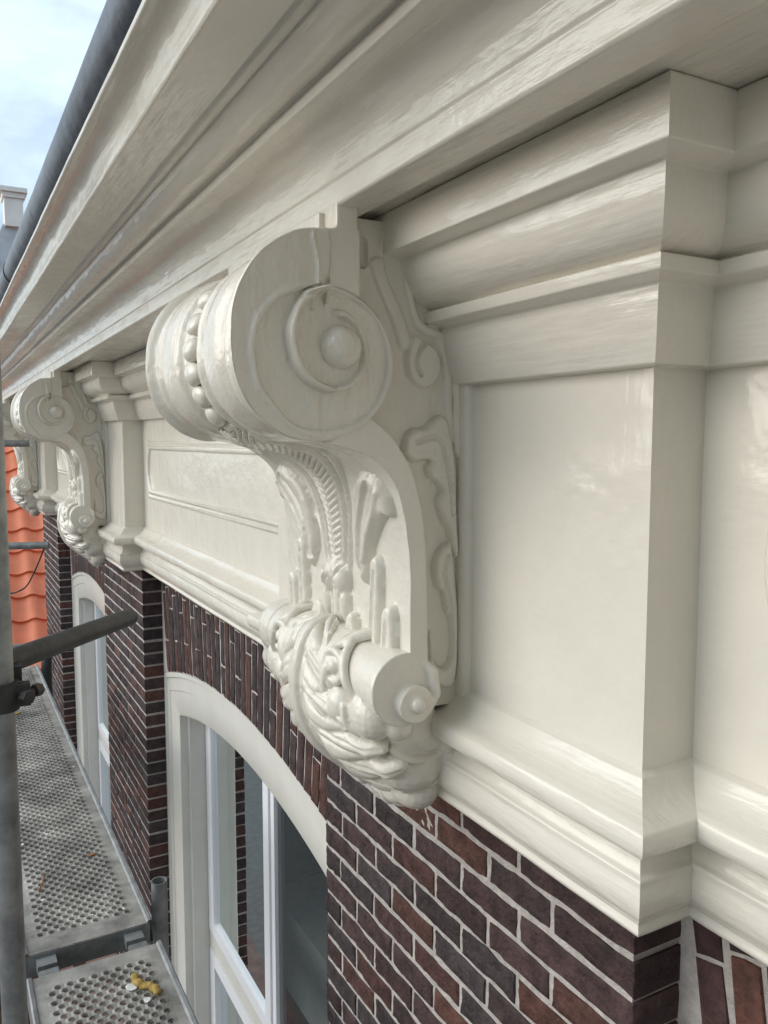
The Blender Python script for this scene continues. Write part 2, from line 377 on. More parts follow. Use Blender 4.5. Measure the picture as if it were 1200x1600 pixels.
for i, (a, b) in enumerate(PIERS):
    if i == 0: continue
    mb = pier_bricks(a, b, ZT, fine=(i == 1)); o = part(mb, 'brick_pier', M['brick'], sharp=50)
    mb = MB(); zs = np.linspace(-0.612, ZT, 2)
    mb.box((XP+0.0028, a+0.003, ZT), (XP+0.13, b-0.003, -0.614)); part(mb, 'mortar', M['mortar'], parent=o, smooth=False)
    mb = MB(); mb.box((XP+0.0028, a+0.003, -9), (XP+0.13, b-0.003, ZT-0.002)); part(mb, 'pier_foot', M['farbrick'], smooth=False)

# arches over the windows, windows
YC = [(p[1]+q[0])/2 for p, q in zip(PIERS, PIERS[1:])]
HW = (PIERS[1][0]-PIERS[0][1])/2          # half width of a bay
def arch(y, yc, half, zc, ze):
    s = zc-ze; Rr = (half*half+s*s)/(2*s); d = np.minimum(np.abs(np.asarray(y)-yc), Rr)
    return zc-(Rr-np.sqrt(Rr*Rr-d*d))
ZOC, ZOE = -1.000, -1.155
ZIC, ZIE = -1.200, -1.318
def arch_bricks(yc, fine):
    mb = MB(); n = 34 if fine else 34; w = 2*HW/n; top = -0.600
    zap = -0.62-HW/math.tan(R(13))        # joints fan towards this point
    for i in range(n):
        yt = yc-HW+w*(i+0.5)
        tilt = (yt-yc)/HW*R(9.5)
        zb = float(arch(yt-math.tan(tilt)*0.4, yc, HW, ZOC, ZOE))+0.002
        L_ = (top-zb); dn = np.array([0, math.sin(tilt), math.cos(tilt)]); side = np.array([0, math.cos(tilt), -math.sin(tilt)])
        # split heights stepped along the arch
        k = i % 3; cut = [0.34, 0.60, 0.80][k] if fine else [0.34, 0.6, 0.8][k]
        cuts = [0.0, cut, 1.0] if k != 0 else [0.0, 0.30, 0.74, 1.0]
        foot = np.array([XB, yt, top])-dn*L_/math.cos(tilt)
        if abs(foot[1]-yc) > HW-0.006 : foot[1] = yc+math.copysign(HW-0.006, foot[1]-yc)
        ww = w*0.73
        for c0, c1 in zip(cuts, cuts[1:]):
            o = foot+dn*(L_*c0+0.005)-side*ww/2
            brick(mb, o, side, dn, (-1, 0, 0), ww, L_*(c1-c0)-0.010, 0.006, nu=3, nv=7 if fine else 3, jag=0.0014)
    return mb
for wi, yc in enumerate(YC):
    fine = wi == 1
    o = part(arch_bricks(yc, fine), 'brick_arch', M['brick'], sharp=50)
    mb = MB(); ys = np.linspace(yc-HW-0.01, yc+HW+0.01, 40); zo = arch(ys, yc, HW, ZOC, ZOE)
    P = np.array([[(XB+0.003, y, -0.6) for y in ys], [(XB+0.003, y, z) for y, z in zip(ys, zo)], [(XB+0.2, y, z) for y, z in zip(ys, zo)]]); mb.grid(P, flip=True)
    part(mb, 'mortar', M['mortar'], parent=o, smooth=False)
    # frame: face board with bead, reveal; sits in the arch
    win = bpy.data.objects.new('window', None); C.objects.link(win); win.parent = house; win.matrix_parent_inverse = Matrix.Translation(HOFF)
    def wpart(mb, name, m, **k): return part(mb, name, m, parent=win, **k)
    mb = MB(); xf = XB+0.014; ji = 0.20
    T = np.linspace(-1, 1, 49)
    def loop(half_o, zc_, ze_, x, drop=-3.4):
        return [(x, yc-half_o, drop)]+[(x, yc+t*half_o, float(arch(yc+t*half_o, yc, half_o, zc_, ze_))) for t in T]+[(x, yc+half_o, drop)]
    lay = [(HW-0.001, ZOC, ZOE, XB+0.02), (HW-0.001, ZOC-0.002, ZOE-0.002, xf-0.010), (HW-0.022, ZOC-0.018, ZOE-0.022, xf-0.010), (HW-0.027, ZOC-0.022, ZOE-0.026, xf),
           (HW-0.070, ZOC-0.085, ZOE-0.075, xf), (HW-0.074, ZOC-0.088, ZOE-0.078, xf+0.006), (HW-ji+0.015, ZIC+0.012, ZIE+0.012, xf+0.006), (HW-ji, ZIC, ZIE, xf+0.014), (HW-ji, ZIC, ZIE, xf+0.05), (HW-ji-0.014, ZIC-0.012, ZIE-0.012, xf+0.056), (HW-ji-0.014, ZIC-0.012, ZIE-0.012, xf+0.145)]
    P = np.array([loop(*l) for l in lay]); mb.grid(P, flip=False); wpart(mb, 'frame', M['paint_frame'], sharp=35)
    # sashes at x = 1.08 .. 1.12
    xs = 1.08; hi = HW-ji-0.014; zb = -2.36
    def zin(y, d=0): return float(arch(y, yc, hi, ZIC-0.012, ZIE-0.012))-d
    mb = MB()
    lay = [(hi-0.002, -0.002, xs+0.05), (hi-0.002, -0.002, xs), (hi-0.080, 0.055, xs), (hi-0.084, 0.058, xs+0.006), (hi-0.086, 0.060, xs+0.045)]
    P = np.array([[(x, yc-hh, zb)]+[(x, yc+t*hh, zin(yc+t*hh, d)) for t in T]+[(x, yc+hh, zb)] for hh, d, x in lay]); mb.grid(P, flip=False)
    mb.box((xs-0.0006, yc-hi+0.002, zb-0.055), (xs+0.05, yc+hi-0.002, zb+0.002))
    wpart(mb, 'sash', M['paint_white'], sharp=35)
    mb = MB(); mb.box((xs+0.001, yc-0.062, zb+0.003), (xs+0.044, yc+0.062, zin(yc, 0.02))); mb.box((xs-0.008, yc-0.022, zb+0.003), (xs+0.0005, yc+0.022, zin(yc, 0.02)))
    wpart(mb, 'mullion', M['paint_white'], smooth=False)
    for s in (-1, 1):
        mb = MB(); ya_, yb_ = yc+s*0.05, yc+s*(hi-0.07)
        mb.add([(xs+0.016, ya_, zb-0.01), (xs+0.016, yb_, zb-0.01), (xs+0.016, yb_, zin(yb_, 0.03)), (xs+0.016, (ya_+yb_)/2, zin((ya_+yb_)/2, 0.03)), (xs+0.016, ya_, zin(ya_, 0.03))], [(0, 1, 2, 3, 4)])
        wpart(mb, 'glass_pane', M['glass'], smooth=False)
    mb = MB(); mb.box((xs+0.004, yc-hi+0.001, zb-0.15), (xs+0.05, yc+hi-0.001, zb-0.057)); wpart(mb, 'transom', M['paint_frame'], smooth=False)
    mb = MB()
    P = np.array([[(x, yc-hh, -4.2), (x, yc-hh, zt_), (x, yc+hh, zt_), (x, yc+hh, -4.2)] for hh, zt_, x in ((hi-.002, zb-.152, xs+.05), (hi-.002, zb-.152, xs), (hi-.08, zb-.22, xs), (hi-.085, zb-.225, xs+.04))]); mb.grid(P, flip=False)
    mb.box((xs-.001, yc-0.05, -4.2), (xs+0.04, yc+0.05, zb-0.22)); wpart(mb, 'lower_sash', M['paint_white'], smooth=False)
    mb = MB(); mb.add([(xs+0.03, yc-hi, -4.2), (xs+0.03, yc+hi, -4.2), (xs+0.03, yc+hi, zb-.2), (xs+0.03, yc-hi, zb-.2)], [(0, 1, 2, 3)]); wpart(mb, 'lower_glass', M['glass'], smooth=False)
    if wi == 1:
      for nm, bx, ma in (('interior_beam', ((1.75, yc-1.0, -1.75), (2.1, yc+1.6, -1.32)), 'dark'), ('interior_panel', ((2.3, yc-1.0, -2.3), (2.4, yc+2.2, -1.78)), 'pink'), ('interior_cabinet', ((1.5, yc-.9, -2.2), (2.0, yc-.35, -1.45)), 'dark'), ('interior_bench', ((1.5, yc-.2, -2.9), (2.2, yc+1.1, -2.45)), 'curtain')):
        mb = MB(); mb.box(*bx); wpart(mb, nm, M[ma], smooth=False)
    mb = MB(); ys = np.linspace(yc-hi+.02, yc-.62, 30); P = np.array([[(1.42+.022*math.sin(y*38)+.01*math.sin(y*91), y, z) for y in ys] for z in (-3.5, -2.6, -2.15)]); mb.grid(P)
    wpart(mb, 'curtain', M['curtain'])
# rooms behind the windows, lower wall
mb = MB()
mb.add([(3.2, -2, -4.4), (3.2, 8, -4.4), (3.2, 8, -0.9), (3.2, -2, -0.9)], [(0, 1, 2, 3)])
mb.add([(1.2, -2, -3.6), (1.2, 8, -3.6), (3.2, 8, -3.6), (3.2, -2, -3.6)], [(0, 1, 2, 3)])
mb.add([(1.2, -2, -0.95), (3.2, -2, -0.95), (3.2, 8, -0.95), (1.2, 8, -0.95)], [(0, 1, 2, 3)])
for y in (-0.8+1.1, 4.5, 7.7): mb.add([(1.2, y, -3.6), (3.2, y, -3.6), (3.2, y, -0.95), (1.2, y, -0.95)], [(0, 1, 2, 3)])
part(mb, 'room', M['dark'], smooth=False)
mb = MB(); mb.box((XB+0.01, -2, -9), (XB+0.3, YEND-0.05, -4.2)); part(mb, 'lower_wall', M['farbrick'], smooth=False)

# ------------------------------------------------------------------ carved scroll bracket
YM = 1.314                              # middle of the first pier
def sst(x, e0, e1):
    t = np.clip((x-e0)/(e1-e0), 0, 1); return t*t*(3-2*t)
def dpoly(A, B, pts):
    """distance of every (A,B) to a polyline, and the parameter 0..1 along it"""
    best = np.full(A.shape, 1e9); par = np.zeros(A.shape); L_ = [0]
    for p, q in zip(pts, pts[1:]): L_.append(L_[-1]+math.hypot(q[0]-p[0], q[1]-p[1]))
    for k, (p, q) in enumerate(zip(pts, pts[1:])):
        dx, dy = q[0]-p[0], q[1]-p[1]; l2 = dx*dx+dy*dy+1e-12
        t = np.clip(((A-p[0])*dx+(B-p[1])*dy)/l2, 0, 1); d = np.hypot(A-p[0]-t*dx, B-p[1]-t*dy)
        m = d < best; best = np.where(m, d, best); par = np.where(m, (L_[k]+t*(L_[k+1]-L_[k]))/L_[-1], par)
    return best, par
def smooth_line(pts, n=6):
    pts = [np.array(p, float) for p in pts]; q = [pts[0]]+pts+[pts[-1]]; out = []
    for a, b, c, d in zip(q, q[1:], q[2:], q[3:]):
        for t in np.linspace(0, 1, n, endpoint=False):
            out.append(0.5*((2*b)+(-a+c)*t+(2*a-5*b+4*c-d)*t*t+(-a+3*b-3*c+d)*t**3))
    out.append(pts[-1]); return out
def ridge(A, B, pts, w, h, taper=(1, 1), flat=0.0, sm=True):
    pts = smooth_line(pts) if sm and len(pts) > 2 else pts
    d, t = dpoly(A, B, pts); ww = w*(taper[0]*(1-t)+taper[1]*t); x = np.clip((d/ww-flat)/(1-flat), 0, 1)
    return h*np.sqrt(np.clip(1-x*x, 0, 1))*np.where(d < ww, 1, 0)
def dome(A, B, c, ra, rb, h, rot=0.0, p=2.0):
    x, y = A-c[0], B-c[1]; cr_, sr = math.cos(rot), math.sin(rot); u, v = (x*cr_+y*sr)/ra, (-x*sr+y*cr_)/rb
    r = (np.abs(u)**p+np.abs(v)**p); return h*np.sqrt(np.clip(1-r, 0, 1))

def plate(A, B, pts, h, bev=.010, sm=True):
    q = smooth_line(list(pts)+[pts[0]], 5) if sm else list(pts)+[pts[0]]
    d, _ = dpoly(A, B, q); i = inside(A, B, np.array(q)); x = np.clip(np.where(i, d, 0)/bev, 0, 1)
    return np.where(i, h*np.sqrt(np.clip(1-(1-x)**2, 0, 1)), 0)
def inside(A, B, poly):
    c = np.zeros(A.shape, bool); n = len(poly)
    for i in range(n):
        x0, y0 = poly[i]; x1, y1 = poly[(i+1) % n]
        cond = ((y0 > B) != (y1 > B)) & (A < (x1-x0)*(B-y0)/(y1-y0+1e-12)+x0); c ^= cond
    return c
brk = bpy.data.objects.new('scroll_bracket', None); C.objects.link(brk); brk.parent = house; brk.matrix_parent_inverse = Matrix.Translation(HOFF)
brk.location = (0.756, YM, 0.0)
def bpart(mb, name, **k):
    for v in mb.v: v[:, 0] -= 0.756
    o = mb.build(name, M['paint_carve'], brk, **k); return o
CX, CZ, HWB = 0.475, 0.118, 0.25
def rho(tdeg):
    ks = [0, 60, 79, 83, 100, 120, 138, 165, 180, 270, 330, 360]
    vs = [0.124, 0.105, 0.100, 0.178, 0.172, 0.160, 0.147, 0.130, 0.126, 0.122, 0.124, 0.124]
    return np.interp(np.mod(tdeg, 360), ks, vs)
# barrel of the volute
vv = []
def barrel(v):
    v = abs(v)
    ks = [0, .040, .048, .054, .062, .070, .077, .086, .105, .130, .155, .170, .178, .184, .190, .200, .210, .216, .222, .232, .240, .246, .25]
    rs = [.102, .103, .106, .113, .1165, .113, .1065, .111, .1165, .1185, .1165, .112, .1075, .108, .1125, .1155, .1125, .107, .105, .1105, .120, .1245, .123]
    return np.interp(v, ks, rs)
vs = np.linspace(-0.25, 0.25, 141); ts = np.linspace(0, 360, 181)
Pg = np.zeros((len(ts), len(vs), 3))
for i, t in enumerate(ts):
    rr = barrel(vs)/0.124*rho(t)
    Pg[i, :, 0] = CX+rr*math.cos(R(t)); Pg[i, :, 2] = CZ+rr*math.sin(R(t)); Pg[i, :, 1] = vs
w = wob(Pg, 24, 0.0012); Pg[..., 0] += w; Pg[..., 2] += w
np.clip(Pg[..., 2], None, 0.335, out=Pg[..., 2])
mb = MB(); mb.grid(Pg, flip=False)
# carved side of the volute, both ends
tt = np.linspace(0, 360, 361); uu = np.linspace(0.0, 1, 130)
T2, U2 = np.meshgrid(tt, uu, indexing='ij'); rr = rho(T2)*0.9915*U2
A = CX+rr*np.cos(np.radians(T2)); B = CZ+rr*np.sin(np.radians(T2))
outer_in = smooth_line([(.478, .2035), (.440, .197), (.408, .175), (.389, .137), (.394, .085), (.418, .048), (.451, .021), (.500, .018), (.548, .035), (.577, .075), (.583, .125), (.568, .170), (.532, .194), (.500, .203), (.478, .2035)])
fieldp = np.array(outer_in)
def inside(A, B, poly):
    c = np.zeros(A.shape, bool); n = len(poly)
    for i in range(n):
        x0, y0 = poly[i]; x1, y1 = poly[(i+1) % n]
        cond = ((y0 > B) != (y1 > B)) & (A < (x1-x0)*(B-y0)/(y1-y0+1e-12)+x0); c ^= cond
    return c
d_, _ = dpoly(A, B, outer_in); ins = inside(A, B, fieldp)
h = -0.021*sst(np.where(ins, d_, -d_), -0.0010, 0.0042)
innr = [(.482, .215), (.452, .203), (.432, .172), (.426, .143), (.436, .100), (.458, .075), (.490, .064), (.525, .069), (.551, .094), (.559, .125), (.548, .160), (.522, .185), (.495, .184)]
innl = smooth_line(innr); ins2 = inside(A, B, np.array(innl)); d2, _ = dpoly(A, B, innl)
h = h+0.024*sst(np.where(ins2, d2, -d2), -0.0012, 0.0036)
gr_ = smooth_line([(.500, .168), (.480, .190), (.464, .176), (.456, .145), (.462, .110), (.482, .088), (.512, .082), (.536, .098), (.546, .125), (.538, .152), (.516, .166)])
d3, _ = dpoly(A, B, gr_[:len(gr_)//2+4]); h = h-0.014*np.clip(1-(d3/0.0125)**2, 0, 1)
d3, _ = dpoly(A, B, gr_[len(gr_)//2:]); h = h-0.007*np.clip(1-(d3/0.008)**2, 0, 1)
gp = smooth_line([(.500, .170), (.480, .186), (.463, .172), (.456, .145), (.461, .108), (.483, .086), (.512, .082), (.536, .098), (.545, .125), (.538, .152), (.520, .168)]); ins3 = inside(A, B, np.array(gp)); d4, _ = dpoly(A, B, gp+[gp[0]])
h -= 0.013*sst(np.where(ins3, d4, -d4), -.001, .004)+0.006*np.exp(-(d4/.003)**2)
h -= 0.017*np.exp(-(d_/0.0034)**2)+0.015*np.exp(-(d2/0.0030)**2)
h += 0.009*ridge(A, B, [(.478, .210), (.445, .192), (.434, .165), (.431, .135), (.441, .102), (.462, .080), (.490, .070)], .012, 1.0, taper=(.8, 1.0))
h += 0.004*np.exp(-((d_-.010)/0.005)**2)*(~ins)+0.004*np.exp(-((d2-.009)/0.005)**2)*ins2
h = np.maximum(h, -0.004+.024*np.sqrt(np.clip(1-(np.hypot(A-.513, B-.131)/.031)**3.2, 0, 1)))
h = h+0.003*dome(A, B, (.509, .136), .018, .022, 1.0)
h += +0.004*np.exp(-((A-(.474+.004*np.sin(B*60)))/0.003)**2)*(B > .18)-0.0016*np.exp(-((A-.482)/0.0022)**2)*(B < .07)
h += wob(np.stack([A*3, B*0, B], -1), 60, 0.0010)+wob(np.stack([A, B*0, B], -1), 150, 0.0004)
h[:, -6:] *= np.array([1, .9, .7, .4, .1, 0])
h[:, -1] = .0006
h[:, -2] = .0008
h -= 0.0*A
for s in (-1, 1):
    P = np.stack([A, s*(0.2495+h), np.clip(B, None, 0.331)], -1); mb.grid(P, flip=(s > 0))
scroll = bpart(mb, 'volute', sharp=48)
# beads in the channel
for k in range(10):
    t = 126+k*20.5; mb = MB(); r0 = 0.105/0.124*float(rho(t))
    c = np.array([CX+r0*math.cos(R(t)), 0.0, CZ+r0*math.sin(R(t))])
    mb.ellip((0, 0, 0), (0.0145*(1+.12*math.sin(k*4.1)), 0.0275*(1+.1*math.sin(k*2.3)), 0.0215*(1+.08*math.sin(k*5.7))), nu=18, nv=12)
    Rm = np.array(Matrix.Rotation(-R(t), 3, 'Y')); mb.v[0] = mb.v[0] @ Rm.T
    mb.v[0] *= (1+wob(mb.v[0]*20+k, 3, 0.05))[:, None]; mb.v[0] += c
    b = bpart(mb, 'bead'); b.parent = scroll
# S-shaped tail: slab whose front is carved
FR = smooth_line([(.430, .022), (.462, .0), (.505, -.008), (.552, -.023), (.597, -.062), (.619, -.122), (.628, -.199), (.629, -.262), (.629, -.330), (.629, -.375)], 8)
BK = smooth_line([(.50, .06), (.572, .021), (.615, -.023), (.640, -.079), (.654, -.155), (.658, -.239), (.660, -.317), (.662, -.375)], 8)
def resamp(p, n):
    p = np.array(p); d = np.r_[0, np.cumsum(np.hypot(*np.diff(p, axis=0).T))]; s = np.linspace(0, d[-1], n)
    return np.stack([np.interp(s, d, p[:, 0]), np.interp(s, d, p[:, 1])], -1)
FR = resamp(FR, 150); BK = resamp(BK, 150)
V = np.linspace(-0.25, 0.25, 181); S = np.arange(150)
Zf, Vf = np.meshgrid(FR[:, 1], V, indexing='ij'); av = np.abs(Vf); sl_ = np.linspace(0, 1, 150)[:, None]*np.ones_like(Vf)
dd = np.gradient(FR, axis=0); nn = np.stack([dd[:, 1], -dd[:, 0]], -1); nn /= np.linalg.norm(nn, axis=1)[:, None]
nn *= np.sign(-nn[:, :1]-nn[:, 1:]*0.3+1e-9)
hgt = -0.006*sst(0.236-av, 0, 0.008)*sst(sl_, 0.05, 0.12)
# central feather with cross hatching
fw_ = np.interp(Zf, [-.37, -.20, -.11, -.05, 0], [.004, .022, .036, .052, .085])
fe = (av < fw_); hf = 0.010*np.sqrt(np.clip(1-(av/fw_)**2, 0, 1))
arcl = np.r_[0, np.cumsum(np.hypot(*np.diff(FR, axis=0).T))][:, None]
hf += 0.0024*np.sin((arcl+av*0.5)*2*math.pi/0.0125)*(av > 0.005)*(av < fw_*0.9)*(Zf > -.215)
hgt = np.maximum(hgt, np.where(fe, hf+0.002, -1))
hgt = np.maximum(hgt, 0.004+ridge(Zf, av, [(-.01, .092), (-.05, .060), (-.108, .046), (-.20, .031), (-.34, .012)], .0055, .010)-0.004*1)
hgt = np.maximum(hgt, ridge(Zf, av, [(-.02, .125), (-.055, .085), (-.11, .066), (-.21, .048), (-.36, .03)], .0045, .007))
# tall leaf lobes left and right with an undercut hook
lf = plate(Zf, av, [(-.245, .112), (-.20, .084), (-.13, .088), (-.075, .120), (-.052, .165), (-.056, .205), (-.085, .226), (-.118, .224), (-.120, .200), (-.142, .172), (-.180, .142), (-.225, .124)], .019, .017)
lf -= 0.007*ridge(Zf, av, [(-.065, .185), (-.10, .150), (-.15, .118), (-.22, .106)], .008, 1.0)*(lf > 0)
lf += 0.004*ridge(Zf, av, [(-.075, .21), (-.105, .185), (-.15, .148), (-.20, .122)], .006, 1.0)*(lf > 0)
hgt = np.maximum(hgt, lf-0.001)
hgt -= 0.004*ridge(Zf, av, [(-.06, .13), (-.12, .080), (-.2, .074), (-.35, .082)], .004, 1.0)
# fingers rising from the roll
for z0, v0, w_, h_, ln in ((-.188, .152, .019, .016, .012), (-.262, .196, .022, .017, .008), (-.296, .066, .019, .018, -.008), (-.318, .110, .017, .011, 0)):
    pf = plate(Zf, av, [(-.385, v0-w_*1.05-ln), (z0-.05, v0-w_*.9), (z0-.014, v0-w_*.75), (z0, v0+w_*.1), (z0-.006, v0+w_*.7), (z0-.035, v0+w_*.95), (-.385, v0+w_*.95-ln)], h_, .0095)
    pf -= 0.005*ridge(Zf, av, [(z0-.030, v0+w_*.1), (-.38, v0-ln)], .005, 1.0)*(pf > 0)
    hgt = np.maximum(hgt, pf-0.001)
# little curled knob in the middle
hgt = np.maximum(hgt, dome(Zf, av, (-.247, .026), .032, .024, .026)); hgt = np.maximum(hgt, dome(Zf, av, (-.232, .0), .030, .016, .020))
hgt -= 0.010*ridge(Zf, av, [(-.225, .034), (-.243, .018), (-.262, .026)], .0055, 1.0)
hgt = np.maximum(hgt, dome(Zf, av, (-.290, .036), .035, .014, .018))
# leaf line on the outer field
hgt = np.maximum(hgt, ridge(Zf, av, [(-.03, .20), (-.077, .168), (-.143, .083), (-.203, .050)], .005, .005)*(Vf > 0))
hgt += wob(np.stack([Zf, Vf, Zf*0], -1), 40, 0.0009)
hwf = .25-.034*sst(.122-np.hypot(FR[:, 0]-CX, FR[:, 1]-CZ), -.002, .006)
Vf2 = Vf*(hwf/.25)[:, None]
P = np.zeros((150, 181, 3)); P[..., 0] = FR[:, 0][:, None]+nn[:, 0][:, None]*hgt; P[..., 2] = FR[:, 1][:, None]+nn[:, 1][:, None]*hgt; P[..., 1] = Vf2
mb = MB(); mb.grid(P, flip=False)
for s, j in ((-1, 0), (1, -1)):
    q = P[:, j]; hwb = .25-.034*sst(.122-np.hypot(BK[:, 0]-CX, BK[:, 1]-CZ), -.002, .006); b3 = np.stack([BK[:, 0], s*hwb, BK[:, 1]], -1); k_ = np.linspace(0, 1, 9)[:, None, None]
    G = (q[None]*(1-k_)+b3[None]*k_); G[1:-1, :, 1] += s*wob(G[1:-1], 30, 0.0007); mb.grid(G, flip=(s < 0))
mb.grid(np.stack([np.stack([BK[:, 0], -hwb, BK[:, 1]], -1), np.stack([BK[:, 0], hwb, BK[:, 1]], -1)]), flip=False)
bpart(mb, 'tail', sharp=50)

# body between scroll and wall, with carved cheeks
outl = [(.505, .327), (.757, .327), (.757, -.440), (.64, -.440), (.64, -.30), (.64, -.20), (.634, -.12), (.62, -.06), (.58, .0), (.50, .06), (.495, .2)]
mb = MB(); BH = 0.205
gx = np.linspace(.48, .757, 150); gz = np.linspace(-.440, .327, 400); A, B = np.meshgrid(gx, gz, indexing='ij')
hh = np.zeros_like(A)
hh = np.maximum(hh, ridge(A, B, [(.594, .262), (.604, .235), (.630, .185), (.642, .15)], .012, .007, flat=.2))
hh = np.maximum(hh, ridge(A, B, [(.640, .30), (.644, .26), (.652, .215), (.668, .178), (.70, .165), (.722, .155), (.738, .127), (.743, .07), (.745, -.02)], .011, .009, taper=(.5, 1.1), flat=.1))
hh = np.maximum(hh, ridge(A, B, [(.690, .185), (.712, .15), (.722, .11), (.725, .05), (.728, .0)], .008, .006, flat=.1))
vol = [(.652, .160), (.642, .125), (.650, .092), (.676, .078), (.700, .092), (.707, .120), (.697, .142), (.683, .150)]
ivl = inside(A, B, np.array(smooth_line(vol))); dv_, _ = dpoly(A, B, smooth_line(vol)); hh = np.maximum(hh, 0.012*sst(np.where(ivl, dv_, -dv_), -.001, .005))
hh -= 0.007*ridge(A, B, [(.676, .150), (.664, .135), (.660, .115), (.668, .100)], .004, 1.0)*(hh > .004)
# foliage
f1 = plate(A, B, [(.636, -.024), (.640, .002), (.655, .016), (.678, .018), (.690, .030), (.705, .038), (.719, .028), (.727, .0), (.736, -.05), (.738, -.12), (.742, -.19), (.732, -.185), (.722, -.15), (.705, -.12), (.700, -.095), (.708, -.085), (.699, -.070), (.684, -.060), (.680, -.045), (.688, -.035), (.674, -.034), (.655, -.036)], .015, .009)
f1 -= .005*ridge(A, B, [(.66, -.005), (.70, .0), (.718, -.05), (.728, -.12)], .0045, 1.0)*(f1 > 0)
f2 = plate(A, B, [(.728, -.165), (.712, -.172), (.699, -.188), (.694, -.212), (.700, -.238), (.712, -.250), (.716, -.275), (.726, -.302), (.730, -.352), (.716, -.375), (.700, -.365), (.692, -.345), (.690, -.31), (.684, -.345), (.684, -.39), (.735, -.405), (.742, -.30), (.736, -.22)], .014, .009)
f2 -= .005*ridge(A, B, [(.720, -.19), (.712, -.22), (.724, -.27), (.728, -.34)], .004, 1.0)*(f2 > 0)
hh = np.maximum(hh, np.maximum(f1, f2))
hh -= 0.010*np.clip(1-((A-.560)/.020)**4-((B-.278)/.024)**4, 0, 1)**.3
hh += 0.006*ridge(A, B, [(.52, .32), (.521, .24)], .004, 1.0, sm=False)+0.004*ridge(A, B, [(.605, .31), (.60, .262)], .004, 1.0, sm=False)
hh += wob(np.stack([A*2.5, B*0, B], -1), 50, 0.0007)
frontx = np.interp(gz, [-.44, -.20, -.12, -.06, 0, .06, .10, .327], [.64, .64, .634, .62, .58, .52, .50, .50])
for s in (-1, 1):
    P = np.stack([A, s*(BH+hh), B], -1); P[..., 0] = np.maximum(A, frontx[None, :]); mb.grid(P, flip=(s < 0))
P = np.array([[(x, -BH, z) for x, z in zip(frontx, gz)], [(x, BH, z) for x, z in zip(frontx, gz)]]); mb.grid(P, flip=True)
bpart(mb, 'cheek_body', sharp=55)
# backing board on the frieze
zz = np.linspace(.094, -.425, 60)
for s in (-1, 1):
    mb = MB()
    prof = [(.757, .2335), (.750, .2325), (.745, .229), (.742, .222), (.742, .200)]
    P = np.array([[(x+0, s*(v_), z) for x, v_ in prof] for z in zz]); w = wob(P, 22, .0009); P[..., 1] += w; P[..., 0] += w*.4; mb.grid(P, flip=(s > 0)); bpart(mb, 'backing_board', sharp=60)
# cap blocks under the soffit
for q in (-1, 1):
    mb = MB(); mb.box((.486, min(q*.175, q*.2485), .204), (.545, max(q*.175, q*.2485), .296)); mb.box((.508, min(q*.178, q*.2480), .20), (.543, max(q*.178, q*.2475), .336))
    o = bpart(mb, 'cap_block'); fuse(o, 0.004, 4)
# lower roll with its end discs
RX, RZ = .620, -.388
mb = MB()
mb.tube([(RX, -.245, RZ), (RX, .245, RZ)], .0545, seg=40)
for s in (-1, 1):
    mb.tube([(RX, s*.205, RZ), (RX, s*.25, RZ)], .0585, seg=48)
    mb.tube([(.632, s*.24, -.409), (.632, s*.266, -.409)], .030, seg=36); mb.tube([(.634, s*.26, -.409), (.634, s*.275, -.409)], [.013, .009], seg=20)
    mb.ellip((.634, s*.27, -.409), (.0125, .009, .0125))
    mb.tube([(.648, s*.238, -.338), (.668, s*.256, -.365), (.672, s*.256, -.40), (.655, s*.256, -.432)], [.006, .009, .009, .005], seg=10)
o = bpart(mb, 'lower_roll'); fuse(o, 0.0026, 3)
